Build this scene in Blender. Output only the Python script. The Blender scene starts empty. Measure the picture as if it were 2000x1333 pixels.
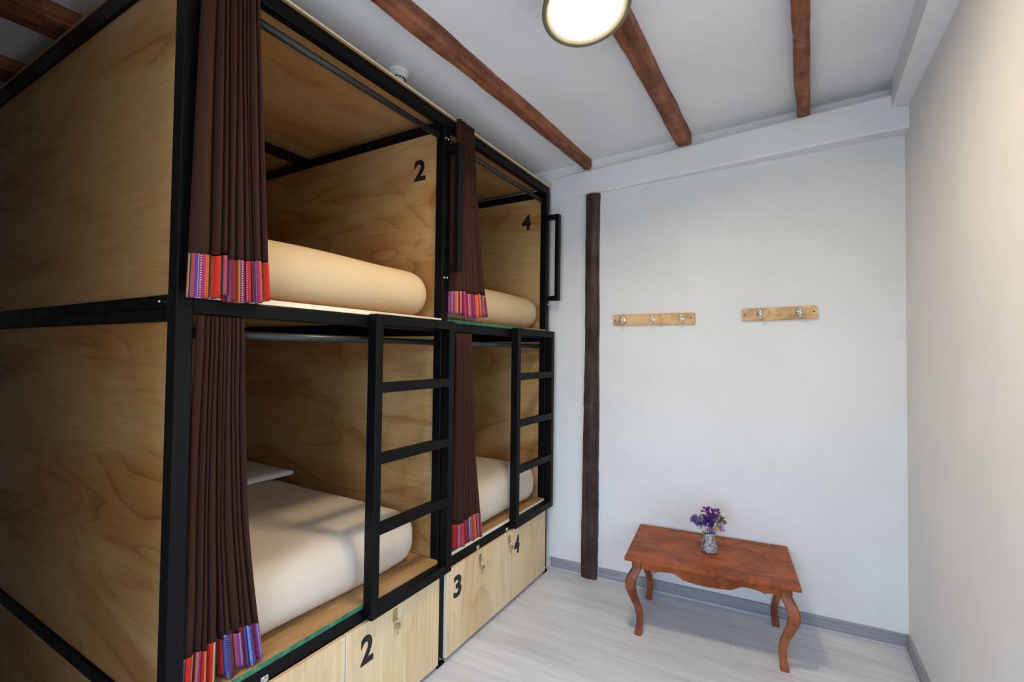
import bpy, bmesh, math, random
from mathutils import Vector, Matrix, noise

C = bpy.context.scene.collection
sc = bpy.context.scene

# ------------------------------------------------------------------ camera
YAW, PIT, ROL, FPX = 0.5264, 0.0239, 0.0122, 924.45
CAM = Vector((1.3415, -0.6083, 1.4))
F = Vector((-math.sin(YAW)*math.cos(PIT), math.cos(YAW)*math.cos(PIT), math.sin(PIT)))
R = F.cross(Vector((0, 0, 1))).normalized()
U = R.cross(F)
R2 = R*math.cos(ROL) + U*math.sin(ROL)
U2 = -R*math.sin(ROL) + U*math.cos(ROL)
cd = bpy.data.cameras.new('camera')
cd.sensor_width = 36.0
cd.lens = FPX/2000.0*36.0
cd.clip_start = 0.02
cam = bpy.data.objects.new('camera', cd)
M = Matrix((R2, U2, -F)).transposed().to_4x4()
M.translation = CAM
cam.matrix_world = M
C.objects.link(cam)
sc.camera = cam

# ------------------------------------------------------------------ world, exposure, daylight
sc.view_settings.view_transform = 'Standard'
sc.view_settings.look = 'None'
sc.view_settings.gamma = 1.0
sc.view_settings.use_curve_mapping = False
sc.view_settings.exposure = 0.0
w = bpy.data.worlds.new('world'); sc.world = w
w.use_nodes = True
SKY = 16.0
_nt = w.node_tree
_tc = _nt.nodes.new('ShaderNodeTexCoord'); _sp = _nt.nodes.new('ShaderNodeSeparateXYZ'); _cr = _nt.nodes.new('ShaderNodeValToRGB')
_nt.links.new(_tc.outputs['Generated'], _sp.inputs[0]); _nt.links.new(_sp.outputs['Z'], _cr.inputs[0]); _nt.links.new(_cr.outputs[0], _nt.nodes['Background'].inputs[0])
_cr.color_ramp.elements[0].position = 0.0; _cr.color_ramp.elements[0].color = (0.34, 0.40, 0.46, 1)      # ground and houses outside
_cr.color_ramp.elements[1].position = 0.06; _cr.color_ramp.elements[1].color = (0.51, 0.70, 0.98, 1)          # blue sky
_nt.nodes['Background'].inputs[1].default_value = SKY

WIN_X0, WIN_X1, WIN_Z0, WIN_Z1 = 0.60, 1.70, 0.70, 2.15      # window in the wall behind the camera
ad = bpy.data.lights.new('window_portal', 'AREA')
ad.shape = 'RECTANGLE'; ad.size = WIN_X1-WIN_X0; ad.size_y = WIN_Z1-WIN_Z0
ad.cycles.is_portal = True
al = bpy.data.objects.new('window_portal', ad)
al.location = ((WIN_X0+WIN_X1)/2, -1.885, (WIN_Z0+WIN_Z1)/2)
al.rotation_euler = (math.radians(90), 0, 0)      # opens into the room, towards +y
C.objects.link(al)
FILL_Y0, FILL_Y1, WZ0, WZ1 = 0.10, 0.80, 0.75, 1.25       # added unseen low window in the right-hand wall, brightens bunk and floor
ad2 = bpy.data.lights.new('fill_window_portal', 'AREA')
ad2.shape = 'RECTANGLE'; ad2.size = WZ1-WZ0; ad2.size_y = FILL_Y1-FILL_Y0
ad2.cycles.is_portal = True
al2 = bpy.data.objects.new('fill_window_portal', ad2)
al2.location = (1.985, (FILL_Y0+FILL_Y1)/2, (WZ0+WZ1)/2)
al2.rotation_euler = (0, math.radians(90), 0)      # opens into the room, towards -x
C.objects.link(al2)
LAMP_STRENGTH = 158.0

# ------------------------------------------------------------------ materials
def mat(name, base=(0.8, 0.8, 0.8), rough=0.5, metal=0.0, spec=0.5):
    m = bpy.data.materials.new(name); m.use_nodes = True
    b = m.node_tree.nodes['Principled BSDF']
    b.inputs['Base Color'].default_value = (*base, 1)
    b.inputs['Roughness'].default_value = rough
    b.inputs['Metallic'].default_value = metal
    b.inputs['Specular IOR Level'].default_value = spec
    return m, m.node_tree, b

def N(nt, t, **kw):
    n = nt.nodes.new(t)
    for k, v in kw.items():
        if k.startswith('_'): setattr(n, k[1:], v)
    return n

def ramp(nt, stops, interp='LINEAR'):
    r = nt.nodes.new('ShaderNodeValToRGB')
    cr = r.color_ramp; cr.interpolation = interp
    while len(cr.elements) > 1: cr.elements.remove(cr.elements[-1])
    cr.elements[0].position = stops[0][0]; cr.elements[0].color = (*stops[0][1], 1)
    for p, c in stops[1:]:
        e = cr.elements.new(p); e.color = (*c, 1)
    return r

def coords(nt, scale=(1, 1, 1), rot=(0, 0, 0), kind='Object', loc=(0, 0, 0)):
    tc = nt.nodes.new('ShaderNodeTexCoord'); mp = nt.nodes.new('ShaderNodeMapping')
    mp.inputs['Scale'].default_value = scale
    mp.inputs['Rotation'].default_value = rot
    mp.inputs['Location'].default_value = loc
    nt.links.new(tc.outputs[kind], mp.inputs['Vector'])
    return mp

def noise_tex(nt, vec, scale, detail=4, rough=0.5, dist=0.0):
    n = nt.nodes.new('ShaderNodeTexNoise')
    n.inputs['Scale'].default_value = scale
    n.inputs['Detail'].default_value = detail
    n.inputs['Roughness'].default_value = rough
    n.inputs['Distortion'].default_value = dist
    nt.links.new(vec.outputs[0], n.inputs['Vector'])
    return n

def math_n(nt, op, a, b=None):
    n = nt.nodes.new('ShaderNodeMath'); n.operation = op
    for i, v in enumerate((a, b)):
        if v is None: continue
        if isinstance(v, (int, float)): n.inputs[i].default_value = v
        else: nt.links.new(v, n.inputs[i])
    return n.outputs[0]

def mix_col(nt, fac, a, b, blend='MIX'):
    n = nt.nodes.new('ShaderNodeMix'); n.data_type = 'RGBA'; n.blend_type = blend
    if isinstance(fac, (int, float)): n.inputs[0].default_value = fac
    else: nt.links.new(fac, n.inputs[0])
    for i, v in ((6, a), (7, b)):
        if isinstance(v, tuple): n.inputs[i].default_value = (*v, 1)
        else: nt.links.new(v, n.inputs[i])
    return n.outputs[2]

def bump(nt, b, h, strength=0.2, dist=0.01):
    n = nt.nodes.new('ShaderNodeBump')
    n.inputs['Strength'].default_value = strength; n.inputs['Distance'].default_value = dist
    nt.links.new(h, n.inputs['Height']); nt.links.new(n.outputs[0], b.inputs['Normal'])

def plywood(name, grain='x', light=(0.52, 0.33, 0.14), mid=(0.43, 0.215, 0.066), dark=(0.25, 0.090, 0.020), rings=9.0, off=(0, 0, 0), contrast=0.6, rough=0.42):
    m, nt, b = mat(name, light, rough, 0, 0.25)
    st = {'x': (0.45, 1.6, 1.6), 'z': (1.6, 1.6, 0.40), 'y': (1.6, 0.45, 1.6)}[grain]
    mp = coords(nt, st, loc=off)
    n1 = noise_tex(nt, mp, 1.5, 2.5, 0.55, 0.5)
    r = math_n(nt, 'FRACT', math_n(nt, 'MULTIPLY', n1.outputs[0], rings))
    lines = ramp(nt, [(0, (1, 1, 1)), (0.10, (0.55, 0.55, 0.55)), (0.35, (0.12, 0.12, 0.12)), (0.8, (0, 0, 0)), (0.97, (0.3, 0.3, 0.3)), (1, (1, 1, 1))])
    nt.links.new(r, lines.inputs[0])
    n2 = noise_tex(nt, mp, 2.1, 3, 0.5, 0.8)
    patch = ramp(nt, [(0.40, (0, 0, 0)), (0.62, (1, 1, 1))])
    nt.links.new(n2.outputs[0], patch.inputs[0])
    fs = {'x': (3, 90, 90), 'z': (90, 90, 3), 'y': (90, 3, 90)}[grain]
    mp2 = coords(nt, fs)
    n3 = noise_tex(nt, mp2, 1.0, 3, 0.6)
    c1 = mix_col(nt, patch.outputs[0], light, mid)
    lf = math_n(nt, 'MULTIPLY', lines.outputs[0], math_n(nt, 'ADD', math_n(nt, 'MULTIPLY', patch.outputs[0], contrast), 0.10))
    c2 = mix_col(nt, lf, c1, dark)
    fib = ramp(nt, [(0.3, (0.86, 0.84, 0.82)), (0.7, (1.06, 1.06, 1.05))])
    nt.links.new(n3.outputs[0], fib.inputs[0])
    c3 = mix_col(nt, 1.0, c2, fib.outputs[0], 'MULTIPLY')
    nt.links.new(c3, b.inputs['Base Color'])
    bump(nt, b, n3.outputs[0], 0.06, 0.002)
    return m

MT = {}
MT['ply_x'] = plywood('birch_plywood_panel', 'x', contrast=0.7, rings=10)
MT['ply_end'] = plywood('birch_plywood_end_panel', 'x', rings=12, off=(3.1, 0, 7.3), contrast=0.7)
MT['ply_end2'] = plywood('birch_plywood_end_panel_swirl', 'x', rings=13, off=(1.4, 0, 2.7), contrast=0.75)
MT['ply_z'] = plywood('pale_plywood_door', 'z', light=(0.80, 0.62, 0.37), mid=(0.76, 0.54, 0.30), dark=(0.48, 0.27, 0.12), contrast=0.35, rings=8)
MT['ply_deck'] = plywood('plywood_deck', 'y', light=(0.50, 0.30, 0.13), mid=(0.44, 0.23, 0.08), contrast=0.4)
MT['ply_edge'] = mat('pale_plywood_edge', (0.80, 0.70, 0.52), 0.6)[0]

def green_edge():
    m, nt, b = mat('green_painted_edge', (0.02, 0.16, 0.08), 0.5)
    mp = coords(nt, (1, 1, 1)); n = noise_tex(nt, mp, 35, 4, 0.6)
    r = ramp(nt, [(0.35, (0.012, 0.10, 0.05)), (0.62, (0.03, 0.20, 0.10)), (0.74, (0.25, 0.36, 0.22))])
    nt.links.new(n.outputs[0], r.inputs[0]); nt.links.new(r.outputs[0], b.inputs['Base Color'])
    return m
MT['green'] = green_edge()

def black_steel():
    m, nt, b = mat('black_painted_steel', (0.0025, 0.0026, 0.0029), 0.45, 0.0, 0.16)
    mp = coords(nt, (1, 1, 1)); n = noise_tex(nt, mp, 18, 4, 0.6)
    r = ramp(nt, [(0.3, (0.38,)*3), (0.8, (0.58,)*3)])
    nt.links.new(n.outputs[0], r.inputs[0]); nt.links.new(r.outputs[0], b.inputs['Roughness'])
    n2 = noise_tex(nt, mp, 120, 2, 0.5); bump(nt, b, n2.outputs[0], 0.05, 0.001)
    return m
MT['black'] = black_steel()
MT['rod'] = mat('dull_steel_tube', (0.045, 0.05, 0.05), 0.38, 0.6)[0]
MT['digit'] = mat('black_vinyl', (0.006, 0.006, 0.007), 0.5)[0]
MT['zinc'] = mat('zinc_bolt', (0.75, 0.76, 0.78), 0.25, 1.0)[0]
MT['chrome'] = mat('chrome', (0.85, 0.86, 0.88), 0.12, 1.0)[0]
MT['brass'] = mat('aged_brass', (0.60, 0.50, 0.26), 0.30, 1.0)[0]

def plaster(name, base, s=1.0):
    m, nt, b = mat(name, base, 0.65, 0, 0.3)
    mp = coords(nt, (1, 1, 1))
    n = noise_tex(nt, mp, 2.2, 5, 0.6)
    d = tuple(c*0.94 for c in base)
    r = ramp(nt, [(0.35, d), (0.65, base)])
    nt.links.new(n.outputs[0], r.inputs[0]); nt.links.new(r.outputs[0], b.inputs['Base Color'])
    n2 = noise_tex(nt, mp, 7, 5, 0.55)
    n3 = noise_tex(nt, mp, 60, 3, 0.5)
    h = math_n(nt, 'ADD', n2.outputs[0], math_n(nt, 'MULTIPLY', n3.outputs[0], 0.12))
    bump(nt, b, h, 0.35*s, 0.012)
    return m
MT['wall'] = plaster('white_plaster_wall', (0.79, 0.785, 0.765))
MT['wall_r'] = plaster('white_plaster_right_wall', (0.80, 0.79, 0.77), 0.6)
MT['ceil'] = plaster('white_ceiling', (0.83, 0.835, 0.845), 0.8)
MT['beam_white'] = plaster('white_painted_beam', (0.82, 0.825, 0.83), 1.6)

def laminate(name, along='x', tint=1.0):
    m, nt, b = mat(name, (0.4, 0.4, 0.4), 0.42, 0, 0.4)
    tc = nt.nodes.new('ShaderNodeTexCoord')
    mp0 = nt.nodes.new('ShaderNodeMapping'); nt.links.new(tc.outputs['Object'], mp0.inputs[0])
    mp0.inputs['Rotation'].default_value = (0, 0, math.radians(-3.5) if along == 'x' else 0)
    br = nt.nodes.new('ShaderNodeTexBrick')
    nt.links.new(mp0.outputs[0], br.inputs[0])
    br.inputs['Scale'].default_value = 1.0
    br.inputs['Brick Width'].default_value = 1.22; br.inputs['Row Height'].default_value = 0.19
    br.inputs['Mortar Size'].default_value = 0.0012; br.inputs['Mortar Smooth'].default_value = 0.3
    br.inputs['Color1'].default_value = (0.94, 0.94, 0.94, 1); br.inputs['Color2'].default_value = (1.04, 1.04, 1.04, 1)
    br.inputs['Mortar'].default_value = (0.72, 0.72, 0.73, 1); br.offset = 0.37
    mp = coords(nt, (2.0, 26, 26) if along == 'x' else (26, 2.0, 26), rot=(0, 0, math.radians(-3.5) if along == 'x' else 0))
    n = noise_tex(nt, mp, 1.0, 6, 0.65, 0.6)
    r = ramp(nt, [(0.28, (0.54*tint, 0.53*tint, 0.53*tint)), (0.45, (0.64*tint, 0.64*tint, 0.65*tint)), (0.7, (0.71*tint, 0.715*tint, 0.73*tint))])
    nt.links.new(n.outputs[0], r.inputs[0])
    mp2 = coords(nt, (1.0, 4.0, 4.0)); n2 = noise_tex(nt, mp2, 1.6, 3, 0.5, 1.0)
    r2 = ramp(nt, [(0.35, (0.91, 0.905, 0.90)), (0.65, (1.04, 1.04, 1.05))])
    nt.links.new(n2.outputs[0], r2.inputs[0])
    c = mix_col(nt, 1.0, r.outputs[0], r2.outputs[0], 'MULTIPLY')
    c = mix_col(nt, 1.0, c, br.outputs['Color'], 'MULTIPLY')
    nt.links.new(c, b.inputs['Base Color'])
    bump(nt, b, n.outputs[0], 0.08, 0.002)
    return m
MT['floor'] = laminate('grey_oak_laminate')
def skirting():
    m, nt, b = mat('grey_laminate_skirting', (0.3, 0.3, 0.32), 0.45)
    mp = coords(nt, (3, 3, 60)); n = noise_tex(nt, mp, 1.5, 4, 0.6, 0.4)
    r = ramp(nt, [(0.3, (0.22, 0.225, 0.25)), (0.7, (0.36, 0.365, 0.39))])
    nt.links.new(n.outputs[0], r.inputs[0]); nt.links.new(r.outputs[0], b.inputs['Base Color'])
    return m
MT['skirt'] = skirting()
MT['quarter'] = mat('pale_grey_shoe_molding', (0.48, 0.48, 0.51), 0.5)[0]

def timber(name, c0, c1, c2, axis='y', sc_=1.0, rough=0.6, bumps=0.5):
    m, nt, b = mat(name, c1, rough, 0, 0.25)
    st = {'y': (22, 1.6, 22), 'z': (22, 22, 1.6), 'x': (1.6, 22, 22)}[axis]
    mp = coords(nt, st); n = noise_tex(nt, mp, sc_, 6, 0.62, 0.5)
    r = ramp(nt, [(0.28, c0), (0.5, c1), (0.72, c2)])
    nt.links.new(n.outputs[0], r.inputs[0])
    mpb = coords(nt, (1, 1, 1)); n2 = noise_tex(nt, mpb, 9, 4, 0.6, 0.8)
    r2 = ramp(nt, [(0.33, (0.55, 0.5, 0.5)), (0.6, (1.1, 1.05, 1.0))])
    nt.links.new(n2.outputs[0], r2.inputs[0])
    c = mix_col(nt, 1.0, r.outputs[0], r2.outputs[0], 'MULTIPLY')
    nt.links.new(c, b.inputs['Base Color'])
    bump(nt, b, n.outputs[0], bumps, 0.006)
    return m
MT['beam'] = timber('stained_log_beam', (0.10, 0.036, 0.019), (0.26, 0.094, 0.046), (0.40, 0.17, 0.085), 'y')
MT['post'] = timber('dark_brown_painted_post', (0.026, 0.015, 0.012), (0.058, 0.032, 0.027), (0.095, 0.055, 0.045), 'z', rough=0.55)
MT['table'] = timber('red_brown_varnished_wood', (0.22, 0.052, 0.014), (0.32, 0.084, 0.024), (0.40, 0.115, 0.036), 'x', 0.8, 0.42, 0.05)
MT['table'].node_tree.nodes['Principled BSDF'].inputs['Specular IOR Level'].default_value = 0.15
MT['table_leg'] = timber('red_brown_varnished_leg', (0.20, 0.055, 0.022), (0.29, 0.090, 0.038), (0.37, 0.125, 0.058), 'z', 0.8, 0.35, 0.05)
MT['pine'] = timber('oiled_pine_board', (0.52, 0.28, 0.10), (0.66, 0.42, 0.19), (0.74, 0.52, 0.28), 'x', 0.6, 0.45, 0.05)

def cloth(name, base, rough=0.9, b_s=0.2, sc_=9.0):
    m, nt, b = mat(name, base, rough, 0, 0.2)
    mp = coords(nt, (1, 1, 1)); n = noise_tex(nt, mp, sc_, 3, 0.5, 0.6)
    bump(nt, b, n.outputs[0], b_s, 0.02)
    b.inputs['Specular IOR Level'].default_value = 0.08
    return m
MT['sheet'] = cloth('cream_fitted_sheet', (0.60, 0.45, 0.265), 0.85, 0.25, 4.0)  # upper bays: cream sheet with warm lamplight put into its colour
MT['sheet_daylit'] = cloth('daylit_cream_sheet', (0.66, 0.555, 0.43), 0.85, 0.25, 4.0)  # same cream sheet, paler: daylight on the lower bays put into its colour
MT['pillow'] = cloth('white_pillowcase', (0.72, 0.66, 0.58), 0.85, 0.4, 8.0)
MT['brown_cloth'] = cloth('brown_curtain_cloth', (0.042, 0.017, 0.011), 0.85, 0.1, 60.0)

def aguayo():
    m, nt, b = mat('striped_woven_band', (0.5, 0.1, 0.1), 0.85, 0, 0.15)
    uv = nt.nodes.new('ShaderNodeUVMap')
    sp = nt.nodes.new('ShaderNodeSeparateXYZ'); nt.links.new(uv.outputs[0], sp.inputs[0])
    u = math_n(nt, 'FRACT', math_n(nt, 'MULTIPLY', sp.outputs[0], 1/0.25))
    red = (0.52, 0.024, 0.014); org = (0.48, 0.10, 0.022); pink = (0.34, 0.025, 0.13); pur = (0.16, 0.035, 0.20)
    blu = (0.025, 0.06, 0.27); lbl = (0.20, 0.30, 0.52); grn = (0.28, 0.42, 0.16); mar = (0.16, 0.022, 0.045)
    sal = (0.50, 0.13, 0.07); dk = (0.03, 0.015, 0.03); och = (0.42, 0.26, 0.08); rose = (0.36, 0.07, 0.09)
    seq = [(red, 3), (sal, .9), (pur, 1.4), (lbl, .5), (blu, 1.3), (mar, 1.6), (pink, 1.2), (dk, .5), (org, 1.8), (och, .6), (mar, 1.5),
           (red, 2.2), (grn, .6), (dk, .5), (rose, 1.4), (pur, 1.0), (lbl, .35), (mar, 1.2), (pink, 1.0), (org, 1.6), (och, .5), (mar, 1.8), (sal, 1.0),
           (pur, 1.2), (red, 2.4), (dk, .4), (blu, .8), (rose, 1.4), (mar, 1.5), (pink, .7), (org, 1.2)]
    tot = sum(s for _, s in seq); x = 0; st = []
    for c, s in seq:
        st.append((x/tot, c)); x += s
    r = ramp(nt, st[:32], 'CONSTANT'); nt.links.new(u, r.inputs[0])
    # small woven dots down some stripes
    v = math_n(nt, 'FRACT', math_n(nt, 'MULTIPLY', sp.outputs[1], 160))
    uu = math_n(nt, 'FRACT', math_n(nt, 'MULTIPLY', sp.outputs[0], 1/0.05))
    dot = math_n(nt, 'MULTIPLY', math_n(nt, 'GREATER_THAN', v, 0.5), math_n(nt, 'MULTIPLY', math_n(nt, 'GREATER_THAN', uu, 0.80), math_n(nt, 'LESS_THAN', uu, 0.88)))
    c = mix_col(nt, math_n(nt, 'MULTIPLY', dot, 0.7), r.outputs[0], (0.6, 0.5, 0.55))
    nt.links.new(c, b.inputs['Base Color'])
    return m
MT['band'] = aguayo()

def emission(name, col, s):
    m = bpy.data.materials.new(name); m.use_nodes = True; nt = m.node_tree
    for n in list(nt.nodes): nt.nodes.remove(n)
    e = nt.nodes.new('ShaderNodeEmission'); o = nt.nodes.new('ShaderNodeOutputMaterial')
    e.inputs[0].default_value = (*col, 1); e.inputs[1].default_value = s
    nt.links.new(e.outputs[0], o.inputs[0]); return m
MT['glow'] = emission('lit_lamp_diffuser', (1.0, 0.82, 0.57), LAMP_STRENGTH)
MT['lamp_rim'] = mat('olive_grey_lamp_housing', (0.16, 0.15, 0.11), 0.45, 0.3)[0]
MT['white_plastic'] = mat('white_plastic', (0.75, 0.75, 0.74), 0.4)[0]
MT['dark'] = mat('dark_slot', (0.01, 0.01, 0.01), 0.6)[0]
g = mat('window_glass', (1, 1, 1), 0.0)[0]
g.node_tree.nodes['Principled BSDF'].inputs['Transmission Weight'].default_value = 1.0
g.node_tree.nodes['Principled BSDF'].inputs['IOR'].default_value = 1.01
MT['glass'] = g

# ------------------------------------------------------------------ mesh helpers
def finish(name, bm, m, parent=None, smooth=False, kind=None, loc=None):
    bmesh.ops.recalc_face_normals(bm, faces=bm.faces)
    me = bpy.data.meshes.new(name)
    if loc is not None:
        bmesh.ops.translate(bm, vec=-Vector(loc), verts=bm.verts)
    bm.to_mesh(me); bm.free()
    if isinstance(m, (list, tuple)):
        for x in m: me.materials.append(x)
    else: me.materials.append(m)
    if smooth:
        for p in me.polygons: p.use_smooth = True
    o = bpy.data.objects.new(name, me); C.objects.link(o)
    if loc is not None: o.location = loc
    if parent is not None:
        o.parent = parent
        if loc is None: o.location = -parent.location if not parent.parent else -(parent.location + parent.parent.location)
        # children are built in world coordinates: cancel the parent's placement
    if kind: o['kind'] = kind
    return o

def bx(bm, x0, x1, y0, y1, z0, z1, bev=0.0, mi=0):
    vs = [bm.verts.new((x, y, z)) for x in (x0, x1) for y in (y0, y1) for z in (z0, z1)]
    q = [(0, 1, 3, 2), (4, 6, 7, 5), (0, 4, 5, 1), (2, 3, 7, 6), (0, 2, 6, 4), (1, 5, 7, 3)]
    fs = [bm.faces.new([vs[i] for i in f]) for f in q]
    for f in fs: f.material_index = mi
    if bev > 0:
        es = list({e for f in fs for e in f.edges})
        bmesh.ops.bevel(bm, geom=es, offset=bev, segments=2, affect='EDGES', profile=0.5)
    return vs

def box(name, x0, x1, y0, y1, z0, z1, m, parent=None, bev=0.0, kind=None):
    bm = bmesh.new(); bx(bm, x0, x1, y0, y1, z0, z1, bev)
    return finish(name, bm, m, parent, kind=kind)

def prism(bm, poly, z0, z1, ztop=None):
    n = len(poly)
    lo = [bm.verts.new((x, y, z0)) for x, y in poly]
    hi = [bm.verts.new((x, y, z1 if ztop is None else ztop(x, y))) for x, y in poly]
    bm.faces.new(lo[::-1]); bm.faces.new(hi)
    for i in range(n):
        j = (i+1) % n; bm.faces.new((lo[i], lo[j], hi[j], hi[i]))

def ringtube(bm, pts, radii, seg=12, cap=True, up=Vector((0, 0, 1))):
    pts = [Vector(p) for p in pts]; rings = []
    for i, p in enumerate(pts):
        t = (pts[min(i+1, len(pts)-1)] - pts[max(i-1, 0)]).normalized()
        a = t.cross(up)
        if a.length < 1e-3: a = t.cross(Vector((1, 0, 0)))
        a.normalize(); b = t.cross(a)
        r = radii[i] if isinstance(radii, (list, tuple)) else radii
        rings.append([bm.verts.new(p + (a*math.cos(2*math.pi*k/seg) + b*math.sin(2*math.pi*k/seg))*r) for k in range(seg)])
    for i in range(len(rings)-1):
        for k in range(seg):
            bm.faces.new((rings[i][k], rings[i][(k+1) % seg], rings[i+1][(k+1) % seg], rings[i+1][k]))
    if cap:
        bm.faces.new(rings[0][::-1]); bm.faces.new(rings[-1])

def lathe(bm, prof, origin=(0, 0, 0), axis=Vector((0, 0, 1)), seg=32, mis=None):
    axis = Vector(axis).normalized(); o = Vector(origin)
    a = axis.cross(Vector((0, 1, 0)) if abs(axis.y) < 0.9 else Vector((1, 0, 0))).normalized(); b = axis.cross(a)
    rings = []
    for r, h in prof:
        if r < 1e-6: rings.append([bm.verts.new(o + axis*h)])
        else: rings.append([bm.verts.new(o + axis*h + (a*math.cos(2*math.pi*k/seg) + b*math.sin(2*math.pi*k/seg))*r) for k in range(seg)])
    for i in range(len(rings)-1):
        A, B = rings[i], rings[i+1]
        for k in range(seg):
            k2 = (k+1) % seg
            if len(A) == 1 and len(B) == 1: continue
            if len(A) == 1: f = bm.faces.new((A[0], B[k2], B[k]))
            elif len(B) == 1: f = bm.faces.new((A[k], A[k2], B[0]))
            else: f = bm.faces.new((A[k], A[k2], B[k2], B[k]))
            if mis: f.material_index = mis[i]

def empty(name, loc, label=None, cat=None, group=None, rz=0.0):
    o = bpy.data.objects.new(name, None); C.objects.link(o)
    o.empty_display_size = 0.1
    o.location = loc; o.rotation_euler = (0, 0, rz)
    tag(o, label, cat, group); return o

def tag(o, label=None, cat=None, group=None, kind=None):
    if label: o['label'] = label
    if cat: o['category'] = cat
    if group: o['group'] = group
    if kind: o['kind'] = kind
    return o

# ------------------------------------------------------------------ room shell
AW = Vector((-0.0166, 2.2324, 0)); ANG = math.radians(3.564)
TW = Vector((math.cos(ANG), math.sin(ANG), 0)); NW = Vector((-math.sin(ANG), math.cos(ANG), 0))
def wallpt(s, d, z):                       # s along the back wall, d out into the room
    return AW + TW*s - NW*d + Vector((0, 0, z))
def sx(x): return (x + 0.0166)/math.cos(ANG)

XR, XL, YN = 1.845, -2.12, -1.75
def zc(x, y=0): return 2.622 + (0.0635*x if x > 0 else 0.030*x)

bm = bmesh.new(); bx(bm, XL-0.1, XR+0.2, YN-0.1, 2.45, -0.08, 0.0); finish('floor', bm, MT['floor'], kind='structure')
bm = bmesh.new()
for xa, xb in ((XL-0.1, 0.0), (0.0, XR+0.1)):
    lo = [(xa, YN-0.1, zc(xa)), (xb, YN-0.1, zc(xb)), (xb, 2.45, zc(xb)), (xa, 2.45, zc(xa))]
    v = [bm.verts.new(p) for p in lo]; u_ = [bm.verts.new((p[0], p[1], 2.86)) for p in lo]
    bm.faces.new(v[::-1]); bm.faces.new(u_)
    for i in range(4):
        j = (i+1) % 4; bm.faces.new((v[i], v[j], u_[j], u_[i]))
finish('ceiling', bm, MT['ceil'], kind='structure')
bm = bmesh.new()
e = wallpt(1.869, 0, 0)
prism(bm, [(XL-0.1, 2.226), (-0.0166, 2.2324), (e.x, e.y), (e.x, 2.47), (XL-0.1, 2.47)], 0.0, 2.8)
finish('wall_back', bm, MT['wall'], kind='structure')
bm = bmesh.new()
bx(bm, XR, XR+0.13, YN, FILL_Y0, 0, 2.8); bx(bm, XR, XR+0.13, FILL_Y1, 2.42, 0, 2.8)
bx(bm, XR, XR+0.13, FILL_Y0, FILL_Y1, 0, WZ0); bx(bm, XR, XR+0.13, FILL_Y0, FILL_Y1, WZ1, 2.8)
finish('wall_right', bm, MT['wall_r'], kind='structure')
wf = bmesh.new(); t_ = 0.04; xa, xb = XR+0.04, XR+0.09
bx(wf, xa, xb, FILL_Y0, FILL_Y0+t_, WZ0, WZ1); bx(wf, xa, xb, FILL_Y1-t_, FILL_Y1, WZ0, WZ1)
bx(wf, xa, xb, FILL_Y0+t_, FILL_Y1-t_, WZ0, WZ0+t_); bx(wf, xa, xb, FILL_Y0+t_, FILL_Y1-t_, WZ1-t_, WZ1)
finish('fill_window', wf, MT['white_plastic'], kind='structure')  # frame of the added side opening for fill daylight
box('wall_left', XL-0.12, XL, YN, 2.3, 0, 2.8, MT['wall'], kind='structure')
# added unseen partition, keeps daylight off the end panel of the bunk bed
bm = bmesh.new(); prism(bm, [(XL-0.12, -0.40), (0.25, -0.40), (0.25, YN), (0.15, YN), (0.15, -0.50), (XL-0.12, -0.50)], 0, 2.38)
finish('shade_partition', bm, MT['wall'], kind='structure')
# wall with the window behind the camera
bm = bmesh.new()
bx(bm, XL-0.12, WIN_X0, YN-0.12, YN, 0, 2.8); bx(bm, WIN_X1, XR+0.13, YN-0.12, YN, 0, 2.8)
bx(bm, WIN_X0, WIN_X1, YN-0.12, YN, 0, WIN_Z0); bx(bm, WIN_X0, WIN_X1, YN-0.12, YN, WIN_Z1, 2.8)
finish('wall_front', bm, MT['wall'], kind='structure')
wf = bmesh.new()
t_ = 0.045; ya, yb = YN-0.09, YN-0.04
bx(wf, WIN_X0, WIN_X0+t_, ya, yb, WIN_Z0, WIN_Z1); bx(wf, WIN_X1-t_, WIN_X1, ya, yb, WIN_Z0, WIN_Z1)
bx(wf, WIN_X0+t_, WIN_X1-t_, ya, yb, WIN_Z0, WIN_Z0+t_); bx(wf, WIN_X0+t_, WIN_X1-t_, ya, yb, WIN_Z1-t_, WIN_Z1)
xm = (WIN_X0+WIN_X1)/2
bx(wf, xm-0.02, xm+0.02, ya, yb, WIN_Z0+t_, WIN_Z1-t_)
win = finish('window_1', wf, MT['white_plastic'], kind='structure')

# skirting
bm = bmesh.new()
def wbox(bm, s0, s1, d0, d1, z0, z1, bev=0.0, z0b=None, z1b=None, d1b=None):
    # a bar along the back wall; the b-values apply to its right end
    z0b = z0 if z0b is None else z0b; z1b = z1 if z1b is None else z1b; d1b = d1 if d1b is None else d1b
    P = [wallpt(s0, d0, z0), wallpt(s0, d0, z1), wallpt(s0, d1, z0), wallpt(s0, d1, z1),
         wallpt(s1, d0, z0b), wallpt(s1, d0, z1b), wallpt(s1, d1b, z0b), wallpt(s1, d1b, z1b)]
    vs = [bm.verts.new(p) for p in P]
    q = [(0, 1, 3, 2), (4, 6, 7, 5), (0, 4, 5, 1), (2, 3, 7, 6), (0, 2, 6, 4), (1, 5, 7, 3)]
    fs = [bm.faces.new([vs[i] for i in f]) for f in q]
    if bev:
        bmesh.ops.bevel(bm, geom=list({e for f in fs for e in f.edges}), offset=bev, segments=2, affect='EDGES')
    return vs
wbox(bm, 0.02, 1.863, 0.0, 0.011, 0.0, 0.068, 0.001)
bb = finish('baseboard_back', bm, MT['skirt'], kind='structure')
bm = bmesh.new(); wbox(bm, 0.02, 1.855, 0.0112, 0.021, 0.0, 0.014, 0.003)
finish('shoe_molding', bm, MT['quarter'], bb)
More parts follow.
